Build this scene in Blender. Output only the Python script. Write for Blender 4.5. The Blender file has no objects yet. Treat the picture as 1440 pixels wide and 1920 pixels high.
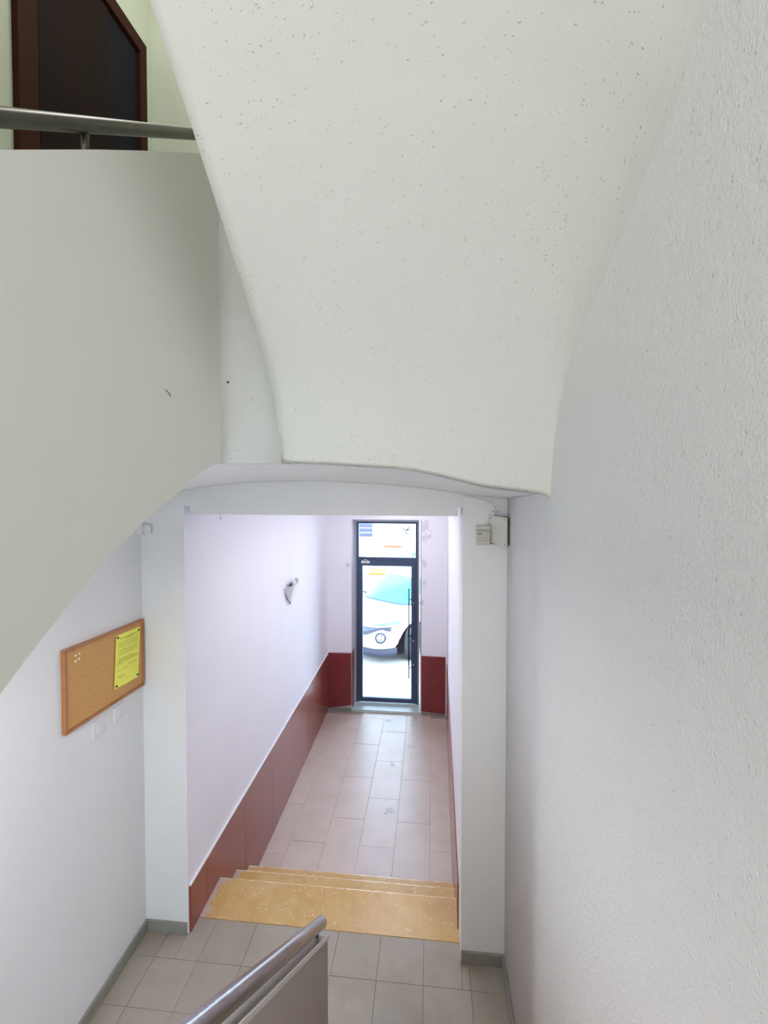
import bpy, bmesh, math, random
from mathutils import Vector, Matrix

# ------------------------------------------------------------------ camera
SC = bpy.context.scene
H_EYE = 3.145
PITCH = math.radians(1.5)
YAW = math.radians(5.773)
cam_d = bpy.data.cameras.new('camera')
cam_d.sensor_fit = 'HORIZONTAL'
cam_d.sensor_width = 36.0
cam_d.lens = 22.0
cam_d.shift_y = -39.0 / 1440.0
cam_d.clip_start = 0.02
cam = bpy.data.objects.new('camera', cam_d)
cam.location = (0, 0, H_EYE)
cam.rotation_euler = (math.radians(90) - PITCH, 0, YAW)
SC.collection.objects.link(cam)
SC.camera = cam

# ------------------------------------------------------------------ world, sun, lamps, exposure
W = bpy.data.worlds.new('world')
SC.world = W
W.use_nodes = True
wn = W.node_tree.nodes
wl = W.node_tree.links
bg = wn['Background']
tc = wn.new('ShaderNodeTexCoord')
sx = wn.new('ShaderNodeSeparateXYZ')
rp = wn.new('ShaderNodeValToRGB')
wl.new(tc.outputs['Generated'], sx.inputs[0])
wl.new(sx.outputs['Z'], rp.inputs[0])
rp.color_ramp.elements[0].position = 0.0
rp.color_ramp.elements[0].color = (0.74, 0.86, 1.0, 1)
rp.color_ramp.elements[1].position = 0.8
rp.color_ramp.elements[1].color = (0.22, 0.52, 1.0, 1)
wl.new(rp.outputs[0], bg.inputs['Color'])
bg.inputs['Strength'].default_value = 17.0

sun_d = bpy.data.lights.new('sun', 'SUN')
sun_d.energy = 32.0
sun_d.angle = math.radians(1.0)
sun_d.color = (1.0, 0.97, 0.92)
sun = bpy.data.objects.new('sun', sun_d)
sun.rotation_euler = (math.radians(-22), math.radians(28), 0)
SC.collection.objects.link(sun)


def area(name, loc, rot, sx_, sy_, power, col, spread=180):
    d = bpy.data.lights.new(name, 'AREA')
    d.shape = 'RECTANGLE'
    d.size = sx_
    d.size_y = sy_
    d.energy = power
    d.color = col
    d.spread = math.radians(spread)
    o = bpy.data.objects.new(name, d)
    o.location = loc
    o.rotation_euler = [math.radians(a) for a in rot]
    SC.collection.objects.link(o)
    return o


# added fill light behind the viewer; no window is built there
area('rear_fill_light', (-0.55, -1.72, 3.05), (90, 0, 0), 1.6, 1.3, 34, (1.0, 1.0, 1.0))
# fill light added under the entrance corridor ceiling, without a fixture, above the frame
area('corridor_fill_light', (-0.45, 4.4, 3.0), (0, 0, 0), 0.6, 3.2, 17.5, (1.0, 0.98, 0.94))
# unseen fill lights added under the second flight and above the upper landing
area('passage_fill_light', (-1.05, 0.85, 2.82), (0, -8, 0), 0.5, 0.5, 15, (1.0, 1.0, 1.0))
area('upper_fill_light', (-0.9, 1.9, 6.4), (0, 0, 0), 0.4, 0.4, 18, (1.0, 1.0, 0.95))

SC.view_settings.view_transform = 'Standard'
SC.view_settings.look = 'None'
SC.view_settings.gamma = 1.0
SC.view_settings.exposure = 0.08
SC.view_settings.use_curve_mapping = False
SC.cycles.use_denoising = True
SC.cycles.max_bounces = 12
SC.cycles.diffuse_bounces = 7
SC.cycles.use_adaptive_sampling = True
SC.cycles.adaptive_threshold = 0.015
SC.cycles.transparent_max_bounces = 16
SC.cycles.caustics_reflective = False
SC.cycles.sample_clamp_indirect = 8.0

RNG = random.Random(7)
COL = SC.collection


# ------------------------------------------------------------------ node helpers
def s2l(r, g, b):
    f = lambda c: (c / 255 / 12.92) if c / 255 <= 0.04045 else ((c / 255 + 0.055) / 1.055) ** 2.4
    return (f(r), f(g), f(b), 1)


class Mat:
    def __init__(self, name, base, rough=0.6, metal=0.0, spec=0.5):
        self.m = bpy.data.materials.new(name)
        self.m.use_nodes = True
        self.n = self.m.node_tree.nodes
        self.l = self.m.node_tree.links
        self.b = self.n['Principled BSDF']
        self.b.inputs['Base Color'].default_value = base
        self.b.inputs['Roughness'].default_value = rough
        self.b.inputs['Metallic'].default_value = metal
        self.b.inputs['Specular IOR Level'].default_value = spec
        self.base = base
        self.colsock = None
        self.h = None
        self.geo = self.n.new('ShaderNodeNewGeometry')

    def noise(self, scale, detail=3, rough=0.55, vec=None):
        t = self.n.new('ShaderNodeTexNoise')
        t.inputs['Scale'].default_value = scale
        t.inputs['Detail'].default_value = detail
        t.inputs['Roughness'].default_value = rough
        self.l.new(vec or self.geo.outputs['Position'], t.inputs['Vector'])
        return t.outputs['Fac']

    def voro(self, scale, vec=None, rnd=1.0, feature='F1'):
        t = self.n.new('ShaderNodeTexVoronoi')
        t.feature = feature
        t.inputs['Scale'].default_value = scale
        t.inputs['Randomness'].default_value = rnd
        self.l.new(vec or self.geo.outputs['Position'], t.inputs['Vector'])
        return t

    def ramp(self, fac, a, b, va=0.0, vb=1.0):
        r = self.n.new('ShaderNodeMapRange')
        r.inputs['From Min'].default_value = a
        r.inputs['From Max'].default_value = b
        r.inputs['To Min'].default_value = va
        r.inputs['To Max'].default_value = vb
        self.l.new(fac, r.inputs['Value'])
        return r.outputs[0]

    def math(self, op, a, b):
        r = self.n.new('ShaderNodeMath')
        r.operation = op
        for i, v in enumerate((a, b)):
            if isinstance(v, (int, float)):
                r.inputs[i].default_value = v
            else:
                self.l.new(v, r.inputs[i])
        return r.outputs[0]

    def mix(self, fac, col):
        x = self.n.new('ShaderNodeMix')
        x.data_type = 'RGBA'
        if self.colsock is None:
            x.inputs['A'].default_value = self.base
        else:
            self.l.new(self.colsock, x.inputs['A'])
        x.inputs['B'].default_value = col
        self.l.new(fac, x.inputs['Factor'])
        self.colsock = x.outputs['Result']
        self.l.new(self.colsock, self.b.inputs['Base Color'])
        return self

    def height(self, sock, amount):
        s = self.math('MULTIPLY', sock, amount)
        self.h = s if self.h is None else self.math('ADD', self.h, s)
        return self

    def bump(self, dist=0.001, strength=1.0):
        b = self.n.new('ShaderNodeBump')
        b.inputs['Distance'].default_value = dist
        b.inputs['Strength'].default_value = strength
        self.l.new(self.h, b.inputs['Height'])
        self.l.new(b.outputs[0], self.b.inputs['Normal'])
        return self


def simple(name, rgb, rough=0.6, metal=0.0, var=0.0, scale=30, spec=0.5):
    M = Mat(name, s2l(*rgb), rough, metal, spec)
    f = M.ramp(M.noise(scale, 4), 0.35, 0.7, 0, max(var, 0.06))
    c = s2l(*[max(0, v * 0.8) for v in rgb])
    M.mix(f, c)
    return M.m


def plaster(name, rgb, bumps=0.0, rough_amt=0.6, dist=0.0018):
    M = Mat(name, s2l(*rgb), 0.85, 0, 0.25)
    g = M.noise(2.3, 3)
    M.mix(M.ramp(g, 0.4, 0.75, 0, 0.25), s2l(*[v * 0.965 for v in rgb]))
    M.height(M.noise(190, 3, 0.65), 0.35 * rough_amt)
    M.height(M.noise(45, 2, 0.5), 0.25 * rough_amt)
    if bumps:
        v = M.voro(105)
        dots = M.ramp(v.outputs['Distance'], 0.02, 0.26, 1, 0)
        sel = M.ramp(M.noise(45, 1), 0.44, 0.62, 0, 1)
        M.height(M.math('MULTIPLY', dots, sel), bumps * 0.85)
    M.bump(dist, 0.9)
    return M.m


PLA_STAIR = plaster('painted_plaster_stippled', (221, 223, 219), 1.1, 0.5)
PLA_WALL = plaster('painted_plaster_rough', (238, 239, 240), 0.6, 1.7)
PLA_RIGHT = plaster('painted_plaster_right', (233, 234, 236), 0.9, 3.0, 0.0030)
PLA_L = plaster('painted_plaster_smooth', (231, 232, 224), 0.0, 0.35)
PLA_COR = plaster('painted_plaster_corridor', (242, 240, 248), 0.0, 0.6)
PLA_UP = plaster('painted_plaster_upper', (200, 205, 186), 0.0, 0.4)
PLA_END = Mat('painted_plaster_stained', s2l(242, 240, 248), 0.85, 0, 0.25)
for (sx_, sz_, sr_) in ((-0.09, 2.50, 0.10), (-0.07, 2.36, 0.08), (-0.09, 2.02, 0.07), (-0.10, 1.76, 0.05), (-0.11, 1.5, 0.03)):
    _v = PLA_END.n.new('ShaderNodeVectorMath'); _v.operation = 'DISTANCE'; _v.inputs[1].default_value = (sx_, 6.2, sz_)
    PLA_END.l.new(PLA_END.geo.outputs['Position'], _v.inputs[0])
    _d = PLA_END.math('ADD', _v.outputs['Value'], PLA_END.ramp(PLA_END.noise(16, 4), 0.3, 0.7, -0.05, 0.06))
    PLA_END.mix(PLA_END.ramp(_d, sr_ * 0.5, sr_, 0.5, 0), s2l(196, 190, 194))
PLA_END.height(PLA_END.noise(60, 3), 0.5)
PLA_END = PLA_END.bump(0.001, 0.7).m
PAR_GREY = plaster('grey_painted_parapet', (186, 180, 178), 0.0, 0.5)
FACADE = plaster('exterior_render', (236, 234, 228), 0.0, 0.6)


def tile_mat(name, rgb, dark, speck, rough, spec=0.5, stains=()):
    M = Mat(name, s2l(*rgb), rough, 0, spec)
    M.mix(M.ramp(M.noise(5, 4), 0.42, 0.7, 0, 0.45), s2l(*dark))
    M.mix(M.ramp(M.noise(210, 2), 0.55, 0.72, 0, 0.5), s2l(*speck))
    oi = M.n.new('ShaderNodeObjectInfo')
    M.mix(M.ramp(oi.outputs['Random'], 0, 1, 0, 0.16), s2l(*[v * 0.82 for v in rgb]))
    for (x, y, r) in stains:
        s = M.n.new('ShaderNodeVectorMath')
        s.operation = 'DISTANCE'
        s.inputs[1].default_value = (x, y, 0)
        M.l.new(M.geo.outputs['Position'], s.inputs[0])
        d = M.math('ADD', s.outputs['Value'], M.ramp(M.noise(22, 3), 0.3, 0.7, -0.035, 0.05))
        M.mix(M.ramp(d, r * 0.4, r, 0.6, 0), s2l(128, 118, 110))
    M.height(M.noise(60, 3), 0.4)
    M.bump(0.0006, 0.6)
    return M.m


T_LAND = tile_mat('landing_tile', (166, 157, 145), (144, 130, 110), (108, 102, 94), 0.42)
T_COR = tile_mat('corridor_tile', (212, 194, 182), (194, 174, 158), (215, 205, 198), 0.33, 0.45,
                 ((-0.41, 5.06, 0.055), (-0.40, 4.34, 0.065), (-0.56, 6.0, 0.045), (-0.19, 6.1, 0.03)))
GROUT = simple('grout', (120, 110, 94), 0.9)
BASEB = simple('grey_marble_skirting', (146, 145, 138), 0.45, 0, 0.35, 18)


def terrazzo():
    M = Mat('yellow_terrazzo', s2l(214, 180, 116), 0.24, 0, 0.6)
    M.mix(M.ramp(M.noise(9, 4), 0.45, 0.7, 0, 0.6), s2l(200, 150, 72))
    M.mix(M.ramp(M.noise(3.2, 3), 0.5, 0.7, 0, 0.5), s2l(208, 168, 124))
    v = M.voro(95)
    M.mix(M.ramp(v.outputs['Distance'], 0.30, 0.42, 0.0, 0.25), s2l(170, 130, 84))
    v2 = M.voro(26)
    M.mix(M.ramp(v2.outputs['Distance'], 0.075, 0.12, 0.9, 0), s2l(250, 238, 210))
    v3 = M.voro(17)
    M.mix(M.ramp(v3.outputs['Distance'], 0.03, 0.06, 0.8, 0), s2l(120, 82, 50))
    # worn grey margin beside the left wall
    sp = M.n.new('ShaderNodeSeparateXYZ')
    M.l.new(M.geo.outputs['Position'], sp.inputs[0])
    d = M.math('ADD', sp.outputs['X'], M.ramp(M.noise(9, 3), 0.3, 0.7, -0.06, 0.06))
    M.mix(M.ramp(d, -1.36, -1.32, 0.85, 0), s2l(190, 172, 168))
    # pale nosing edges: glints of door light put into the colour
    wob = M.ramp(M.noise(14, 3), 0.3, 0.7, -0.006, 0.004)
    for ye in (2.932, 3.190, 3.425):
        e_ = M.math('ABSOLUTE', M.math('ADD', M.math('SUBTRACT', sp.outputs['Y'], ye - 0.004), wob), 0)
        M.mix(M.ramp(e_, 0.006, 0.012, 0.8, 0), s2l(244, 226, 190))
    M.height(M.noise(90, 2), 0.3)
    M.bump(0.0004, 0.5)
    return M.m


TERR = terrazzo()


def marble():
    M = Mat('dark_red_polished_stone', s2l(142, 72, 60), 0.24, 0, 0.6)
    return M.m


MARBLE = marble()
MARBLE_D = simple('dark_red_matt_stone', (132, 52, 56), 0.35, 0, 0.4, 12)
DARKWOOD = simple('dark_brown_door_wood', (28, 8, 6), 0.6, 0, 0.5, 8, 0.12)
BROWNWOOD = simple('brown_door_frame_wood', (56, 24, 11), 0.6, 0, 0.5, 9, 0.12)
DARKGLASS = simple('dark_door_panel', (18, 17, 28), 0.6, 0, 0, 30, 0.12)
ALU_DARK = Mat('dark_anodised_aluminium', s2l(64, 78, 108), 0.38, 0.2).m
ALU = simple('pale_aluminium', (168, 168, 176), 0.35, 0.5)
STEEL = Mat('brushed_steel', s2l(168, 160, 160), 0.27, 1.0)
STEEL.mix(STEEL.ramp(STEEL.noise(40, 4), 0.4, 0.7, 0, 0.35), s2l(120, 112, 112))
STEEL.height(STEEL.noise(300, 2), 0.3)
STEEL.bump(0.0003, 0.4)
STEEL = STEEL.m
RAILDARK = simple('worn_dark_handrail', (92, 88, 78), 0.4, 0.7, 0.5, 30)
WHITEPL = simple('white_plastic', (232, 232, 236), 0.35)
IVORY = simple('ivory_plastic', (206, 204, 192), 0.45, 0, 0.1)
IVORY2 = simple('pale_enamelled_steel', (212, 212, 204), 0.4, 0, 0.1)
GREYPL = simple('grey_plastic', (120, 120, 122), 0.5)
BLACK = simple('black_rubber', (30, 31, 36), 0.75)
SCREW = simple('screw_steel', (120, 118, 112), 0.4, 0.8)
CAP = simple('grey_stone_cap', (150, 148, 144), 0.3, 0, 0.4, 25)
CAPEDGE = simple('polished_cap_edge', (226, 224, 220), 0.2)
PAPER = simple('yellow_paper', (250, 248, 112), 0.8, 0, 0.03)
INK = simple('faded_print', (150, 150, 40), 0.8)
PINDARK = simple('dark_pushpin', (70, 60, 20), 0.4)
PINWHITE = simple('white_pushpin', (248, 236, 214), 0.3)
WOODFR = simple('light_oak_frame', (184, 124, 78), 0.45, 0, 0.5, 14)
SILVER = simple('frosted_glass_shade', (208, 210, 213), 0.3)
ASPHALT = simple('pale_paving', (196, 192, 184), 0.85, 0, 0.4, 3)
ASPH2 = simple('pale_asphalt', (168, 168, 166), 0.9, 0, 0.5, 5)

_c = Mat('cork', s2l(214, 168, 110), 0.9, 0, 0.2)
_c.mix(_c.ramp(_c.noise(190, 3), 0.45, 0.65, 0, 0.7), s2l(190, 138, 82))
_c.mix(_c.ramp(_c.voro(120).outputs['Distance'], 0.1, 0.2, 0.4, 0), s2l(222, 184, 134))
_c.height(_c.noise(220, 2), 0.5)
_c.bump(0.0008, 0.6)
CORK = _c.m


def thin_glass(name, tint, gloss=0.5):
    m = bpy.data.materials.new(name)
    m.use_nodes = True
    n, l = m.node_tree.nodes, m.node_tree.links
    n.clear()
    out = n.new('ShaderNodeOutputMaterial')
    t = n.new('ShaderNodeBsdfTransparent')
    t.inputs[0].default_value = tint
    g = n.new('ShaderNodeBsdfGlossy')
    g.inputs['Roughness'].default_value = 0.02
    fr = n.new('ShaderNodeFresnel')
    fr.inputs[0].default_value = 1.45
    mu = n.new('ShaderNodeMath')
    mu.operation = 'MULTIPLY'
    mu.inputs[1].default_value = gloss
    l.new(fr.outputs[0], mu.inputs[0])
    mx = n.new('ShaderNodeMixShader')
    l.new(mu.outputs[0], mx.inputs[0])
    l.new(t.outputs[0], mx.inputs[1])
    l.new(g.outputs[0], mx.inputs[2])
    l.new(mx.outputs[0], out.inputs[0])
    return m


GLASS = thin_glass('clear_door_glass', (0.94, 0.97, 0.97, 1), 1.0)
CARPAINT = Mat('white_car_paint', s2l(238, 240, 242), 0.2, 0, 0.5)
CARPAINT.b.inputs['Coat Weight'].default_value = 0.6
CARPAINT = CARPAINT.m
CARGLASS = Mat('tinted_windscreen', s2l(44, 104, 106), 0.05, 0.0, 0.5)
CARGLASS = CARGLASS.m
CARDARK = simple('dark_car_plastic', (28, 32, 52), 0.5)
CARBLUE = simple('windscreen_cowl', (10, 48, 84), 0.5)
CHROME = simple('chrome', (200, 205, 215), 0.12, 1.0)


# ------------------------------------------------------------------ mesh helpers
def new_bm():
    return bmesh.new()


def link(name, bm, mat, parent=None, smooth=False, bevel=0.0, segs=2, autosmooth=None):
    bmesh.ops.recalc_face_normals(bm, faces=bm.faces)
    me = bpy.data.meshes.new(name)
    bm.to_mesh(me)
    bm.free()
    mats = mat if isinstance(mat, (list, tuple)) else [mat]
    for m in mats:
        me.materials.append(m)
    if smooth:
        for p in me.polygons:
            p.use_smooth = True
    o = bpy.data.objects.new(name, me)
    COL.objects.link(o)
    if parent is not None:
        o.parent = parent
    if bevel:
        b = o.modifiers.new('bevel', 'BEVEL')
        b.width = bevel
        b.segments = segs
        b.limit_method = 'ANGLE'
        b.angle_limit = math.radians(35)
    return o


def box(bm, x0, x1, y0, y1, z0, z1):
    vs = [bm.verts.new(p) for p in ((x0, y0, z0), (x1, y0, z0), (x1, y1, z0), (x0, y1, z0),
                                     (x0, y0, z1), (x1, y0, z1), (x1, y1, z1), (x0, y1, z1))]
    for f in ((0, 3, 2, 1), (4, 5, 6, 7), (0, 1, 5, 4), (1, 2, 6, 5), (2, 3, 7, 6), (3, 0, 4, 7)):
        bm.faces.new([vs[i] for i in f])
    return vs


def prism(bm, pts, axis, a, b):
    """extrude a 2-D polygon along an axis: axis 'x' -> pts are (y,z); 'y' -> (x,z); 'z' -> (x,y)"""
    def mk(p, t):
        if axis == 'x':
            return (t, p[0], p[1])
        if axis == 'y':
            return (p[0], t, p[1])
        return (p[0], p[1], t)
    A = [bm.verts.new(mk(p, a)) for p in pts]
    B = [bm.verts.new(mk(p, b)) for p in pts]
    n = len(pts)
    bm.faces.new(A)
    bm.faces.new(list(reversed(B)))
    for i in range(n):
        j = (i + 1) % n
        bm.faces.new([A[i], B[i], B[j], A[j]])


def tube(bm, pts, r, n=12, caps=True):
    pts = [Vector(p) for p in pts]
    rings = []
    for i, p in enumerate(pts):
        if i == 0:
            d = pts[1] - p
        elif i == len(pts) - 1:
            d = p - pts[i - 1]
        else:
            d = (pts[i + 1] - pts[i - 1])
        d.normalize()
        up = Vector((0, 0, 1)) if abs(d.z) < 0.95 else Vector((1, 0, 0))
        a = d.cross(up).normalized()
        b = a.cross(d).normalized()
        rr = r[i] if isinstance(r, (list, tuple)) else r
        rings.append([bm.verts.new(p + a * math.cos(t) * rr + b * math.sin(t) * rr)
                      for t in [2 * math.pi * k / n for k in range(n)]])
    for i in range(len(rings) - 1):
        for k in range(n):
            j = (k + 1) % n
            bm.faces.new([rings[i][k], rings[i][j], rings[i + 1][j], rings[i + 1][k]])
    if caps:
        bm.faces.new(rings[0])
        bm.faces.new(list(reversed(rings[-1])))


def lathe(bm, prof, centre, axis='y', n=20):
    """prof: list of (radius, offset along axis)"""
    cx, cy, cz = centre
    rings = []
    for (r, h) in prof:
        ring = []
        for k in range(n):
            t = 2 * math.pi * k / n
            c, s = math.cos(t) * r, math.sin(t) * r
            if axis == 'y':
                ring.append(bm.verts.new((cx + c, cy + h, cz + s)))
            elif axis == 'x':
                ring.append(bm.verts.new((cx + h, cy + c, cz + s)))
            else:
                ring.append(bm.verts.new((cx + c, cy + s, cz + h)))
        rings.append(ring)
    for i in range(len(rings) - 1):
        for k in range(n):
            j = (k + 1) % n
            bm.faces.new([rings[i][k], rings[i][j], rings[i + 1][j], rings[i + 1][k]])
    bm.faces.new(rings[0])
    bm.faces.new(list(reversed(rings[-1])))


def grid_surface(bm, P, close_u=False):
    V = [[bm.verts.new(p) for p in row] for row in P]
    for i in range(len(V) - 1):
        m = len(V[i])
        for j in range(m if close_u else m - 1):
            k = (j + 1) % m
            bm.faces.new([V[i][j], V[i][k], V[i + 1][k], V[i + 1][j]])
    return V


def struct(o):
    o['kind'] = 'structure'
    return o


def empty(name, loc, rz=0.0):
    o = bpy.data.objects.new(name, None)
    o.empty_display_size = 0.05
    o.location = loc
    o.rotation_euler = (0, 0, rz)
    COL.objects.link(o)
    return o


def tag(o, label, cat, group=None):
    o['label'] = label
    o['category'] = cat
    if group:
        o['group'] = group
    return o


def local(o_parent, objs):
    """children were modelled in world coordinates: keep them there"""
    inv = Matrix.Translation(o_parent.location) @ Matrix.Rotation(o_parent.rotation_euler[2], 4, 'Z')
    inv = inv.inverted()
    for o in objs:
        o.matrix_parent_inverse = inv


def interp(pts, t):
    if t <= pts[0][0]:
        return pts[0][1]
    for a, b in zip(pts, pts[1:]):
        if t <= b[0]:
            k = (t - a[0]) / (b[0] - a[0])
            return a[1] + (b[1] - a[1]) * k
    return pts[-1][1]


# ------------------------------------------------------------------ dimensions
ZL = 0.50                        # landing level; entrance corridor floor is z = 0
XW, XR = -1.66, 0.40             # stair hall side walls
YP = 2.536                       # face of the wall with the opening
CX0 = -1.400                     # corridor left wall
YT = 2.638                       # back edge of the yellow step slab


def cxr(y):                      # corridor right wall, very slightly splayed
    return 0.166 + 0.0125 * (y - 2.536)


# ------------------------------------------------------------------ walls of the stair hall
bm = new_bm(); box(bm, XW - 0.2, XW, -1.9, 2.72, -0.2, 3.45)
struct(link('wall_left', bm, PLA_WALL))
bm = new_bm(); box(bm, XW - 0.2, XW, -1.9, 2.72, 3.45, 7.2)
struct(link('wall_upper_left', bm, PLA_UP))
bm = new_bm(); box(bm, XW - 0.2, XR + 0.2, -2.1, -1.9, -0.2, 7.2)
struct(link('wall_back', bm, PLA_WALL))
bm = new_bm(); box(bm, XW - 0.2, XR + 0.2, -2.1, 2.95, 7.2, 7.4)
struct(link('ceiling_stairwell', bm, PLA_UP))

# landing vault: front crease (y=1.28) and line on the portal wall (y=2.536)
CREASE = [(-1.66, 3.00), (-1.2, 3.09), (-0.9, 3.15), (-0.57, 3.196), (-0.44, 3.198), (-0.30, 3.193), (-0.078, 3.179),
          (-0.006, 3.166), (0.07, 3.148), (0.14, 3.13), (0.235, 3.118), (0.285, 3.112), (0.34, 3.105), (0.40, 3.10)]
PTOP = [(-1.66, 2.99), (-1.55, 3.02), (-1.398, 3.078), (-1.192, 3.112), (-0.923, 3.13), (-0.611, 3.133), (-0.309, 3.119),
        (-0.011, 3.091), (0.179, 3.062), (0.38, 3.040), (0.40, 3.037)]
YC = 1.278
bm = new_bm()
P = []
NX, NY = 60, 14
for j in range(NY + 1):
    v = j / NY
    row = []
    for i in range(NX + 1):
        x = XW + (XR - XW) * i / NX
        za = interp(CREASE, x)
        zb = interp(PTOP, x)
        z = za + (zb - za) * v + 0.012 * math.sin(math.pi * v)
        row.append((x, YC + (YP - YC) * v, z))
    P.append(row)
V = grid_surface(bm, P)
# body of the slab above the soffit
top = [[bm.verts.new((p[0], p[1], 3.42)) for p in (row[0], row[-1])] for row in (P[0], P[-1])]
bm.faces.new([top[0][0], top[0][1], top[1][1], top[1][0]])
bm.faces.new([top[0][0]] + list(V[0]) + [top[0][1]])
bm.faces.new([top[1][0]] + list(V[-1]) + [top[1][1]])
bm.faces.new([top[0][0]] + [r[0] for r in V] + [top[1][0]])
bm.faces.new([top[0][1]] + [r[-1] for r in V] + [top[1][1]])
o = struct(link('ceiling_landing_vault', bm, PLA_WALL, smooth=False))
for p in o.data.polygons:
    p.use_smooth = len(p.vertices) == 4 and abs(p.normal.z) > 0.8

# right wall: continuous with the vault above through a soft fillet
def xrw(y):
    t = min(1, max(0, (y - 1.24) / 0.75))
    return 0.312 + 0.088 * t * t * (3 - 2 * t)


bm = new_bm()
wy = [-1.9, 0.0, 1.0, 1.15] + [1.24 + 0.75 * k / 20 for k in range(21)] + [2.72]
prism(bm, [(xrw(y), y) for y in wy] + [(XR + 0.2, 2.72), (XR + 0.2, -1.9)], 'z', -0.2, 7.2)
o = struct(link('wall_right', bm, PLA_RIGHT))
for p in o.data.polygons:
    p.use_smooth = abs(p.normal.z) < 0.5 and p.normal.x < -0.5

# portal wall with the opening
OPL, OPR, OPT = -1.405, 0.167, 2.992
bm = new_bm()
box(bm, XW - 0.2, OPL, YP, YP + 0.18, -0.2, 3.6)
box(bm, OPR, XR + 0.2, YP, YP + 0.18, -0.2, 3.6)
box(bm, OPL, OPR, YP, YP + 0.18, OPT, 3.6)
struct(link('wall_portal', bm, PLA_WALL))
bm = new_bm(); box(bm, -1.366, 0.14, YP - 0.001, YP + 0.16, 2.945, 2.998)
struct(link('trim_1', bm, PLA_WALL, bevel=0.003))      # slightly narrower beam under the opening's head
# upper front wall above the landing
bm = new_bm(); box(bm, XW - 0.2, XR + 0.2, 2.68, 2.9, 3.6, 7.2)
struct(link('wall_upper_front', bm, PLA_UP))
bm = new_bm(); box(bm, XW, XR, 1.28, 2.68, 3.42, 3.52)
struct(link('floor_upper_landing', bm, T_LAND))

# vault under the flight above the viewer (springs from the landing edge)
EDGE = [(-1.9, 5.75), (-0.6, 4.84), (0.0, 4.40), (0.40, 4.085), (0.60, 3.92), (0.679, 3.858), (0.739, 3.812), (0.785, 3.777), (0.821, 3.745),
        (0.882, 3.694), (0.94, 3.644), (1.007, 3.586), (1.067, 3.53), (1.135, 3.468), (1.191, 3.408), (1.232, 3.35),
        (1.258, 3.29), (1.272, 3.235), (1.278, 3.19)]
XE = -0.42
bm = new_bm()
P = []
ys = []
for a, b in zip(EDGE, EDGE[1:]):
    for k in range(3):
        t = k / 3
        ys.append((a[0] + (b[0] - a[0]) * t, a[1] + (b[1] - a[1]) * t))
ys.append(EDGE[-1])
# smooth the profile a little
for _ in range(3):
    ys = [ys[0]] + [((a[0] + 2 * b[0] + c[0]) / 4, (a[1] + 2 * b[1] + c[1]) / 4) for a, b, c in zip(ys, ys[1:], ys[2:])] + [ys[-1]]
XV = 0.314
for (y, z) in ys:
    row = []
    k = min(1, max(0, (1.278 - y) / 0.62))
    rad = 0.03 + 0.25 * k ** 0.85
    k2 = min(1, max(0, (1.278 - y) / 0.35))
    xs_ = [(XE + (XV - rad - XE) * i / 20, 0.0) for i in range(20)]
    xs_ += [(XV - rad + rad * math.sin(a_), rad * (1 - math.cos(a_))) for a_ in [math.pi / 2 * i / 16 for i in range(17)]]
    s = min(1, max(0, (y - 0.95) / (1.278 - 0.95))) ** 3
    for (x, fil) in xs_:
        crown = 0.025 * math.sin(math.pi * (x - XE) / (XV - XE)) * k2
        row.append((x, y, z + crown * (1 - s) - fil * (1 - 0.5 * s) + s * (interp(CREASE, x) - 3.198)))
    P.append(row)
V = grid_surface(bm, P)
# steps' body above: closed by an offset top
T = []
for (y, z), row in zip(ys, P):
    T.append([bm.verts.new((row[0][0], y, z + 0.20)), bm.verts.new((row[-1][0], y, z + 0.20))])
for i in range(len(T) - 1):
    bm.faces.new([T[i][0], T[i][1], T[i + 1][1], T[i + 1][0]])
    bm.faces.new([V[i][0], T[i][0], T[i + 1][0], V[i + 1][0]])
    bm.faces.new([V[i][-1], T[i][1], T[i + 1][1], V[i + 1][-1]])
bm.faces.new([T[0][0]] + list(V[0]) + [T[0][1]])
bm.faces.new([T[-1][0]] + list(V[-1]) + [T[-1][1]])
o = struct(link('ceiling_stair_vault', bm, PLA_STAIR))
for p in o.data.polygons:
    p.use_smooth = len(p.vertices) == 4 and (p.area < 0.02 or abs(p.normal.z) > 0.3) and not abs(p.normal.x) > 0.95

# closed balustrade wall of the flight rising to the left of the viewer
LB = [(-1.5, 1.40), (-0.5, 2.10), (0.0, 2.45), (0.3, 2.665), (0.562, 2.858), (0.613, 2.897), (0.684, 2.947), (0.758, 2.997), (0.867, 3.053), (0.937, 3.085),
      (1.034, 3.124), (1.092, 3.154), (1.15, 3.172), (1.195, 3.184), (1.228, 3.189)]
LT = [(1.228, 4.018), (1.114, 3.939), (0.888, 3.791), (0.761, 3.706), (0.579, 3.581), (0.0, 3.19), (-1.5, 2.18)]
bm = new_bm()
prism(bm, LB + LT, 'x', -0.65, -0.57)
o = struct(link('wall_stair_balustrade', bm, PLA_L))
# flight slab behind it (soffit down to the left wall)
bm = new_bm()
prism(bm, LB + [(y, z + 0.16) for (y, z) in reversed(LB)], 'x', XW, -0.65)
struct(link('ceiling_flight_soffit', bm, PLA_L))
# stairwell end face between the two flights, curving softly round from the balustrade
bm = new_bm()
pts = []
for k in range(9):
    a = math.pi / 2 * k / 8
    pts.append((-0.5702 + 0.035 * (1 - math.cos(a)) * 1.0, 1.225 + 0.030 * math.sin(a)))
pts += [(-0.415, 1.262), (-0.415, 1.36), (-0.65, 1.36), (-0.65, 1.225)]
prism(bm, pts, 'z', 3.188, 3.95)
o = struct(link('wall_stairwell_end', bm, PLA_STAIR))
for p in o.data.polygons:
    p.use_smooth = abs(p.normal.z) < 0.2

# ------------------------------------------------------------------ flight of the viewer: parapet and steps
SL = -0.764


def par_z(y):
    return 1.246 + SL * (y - 1.876)


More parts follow.
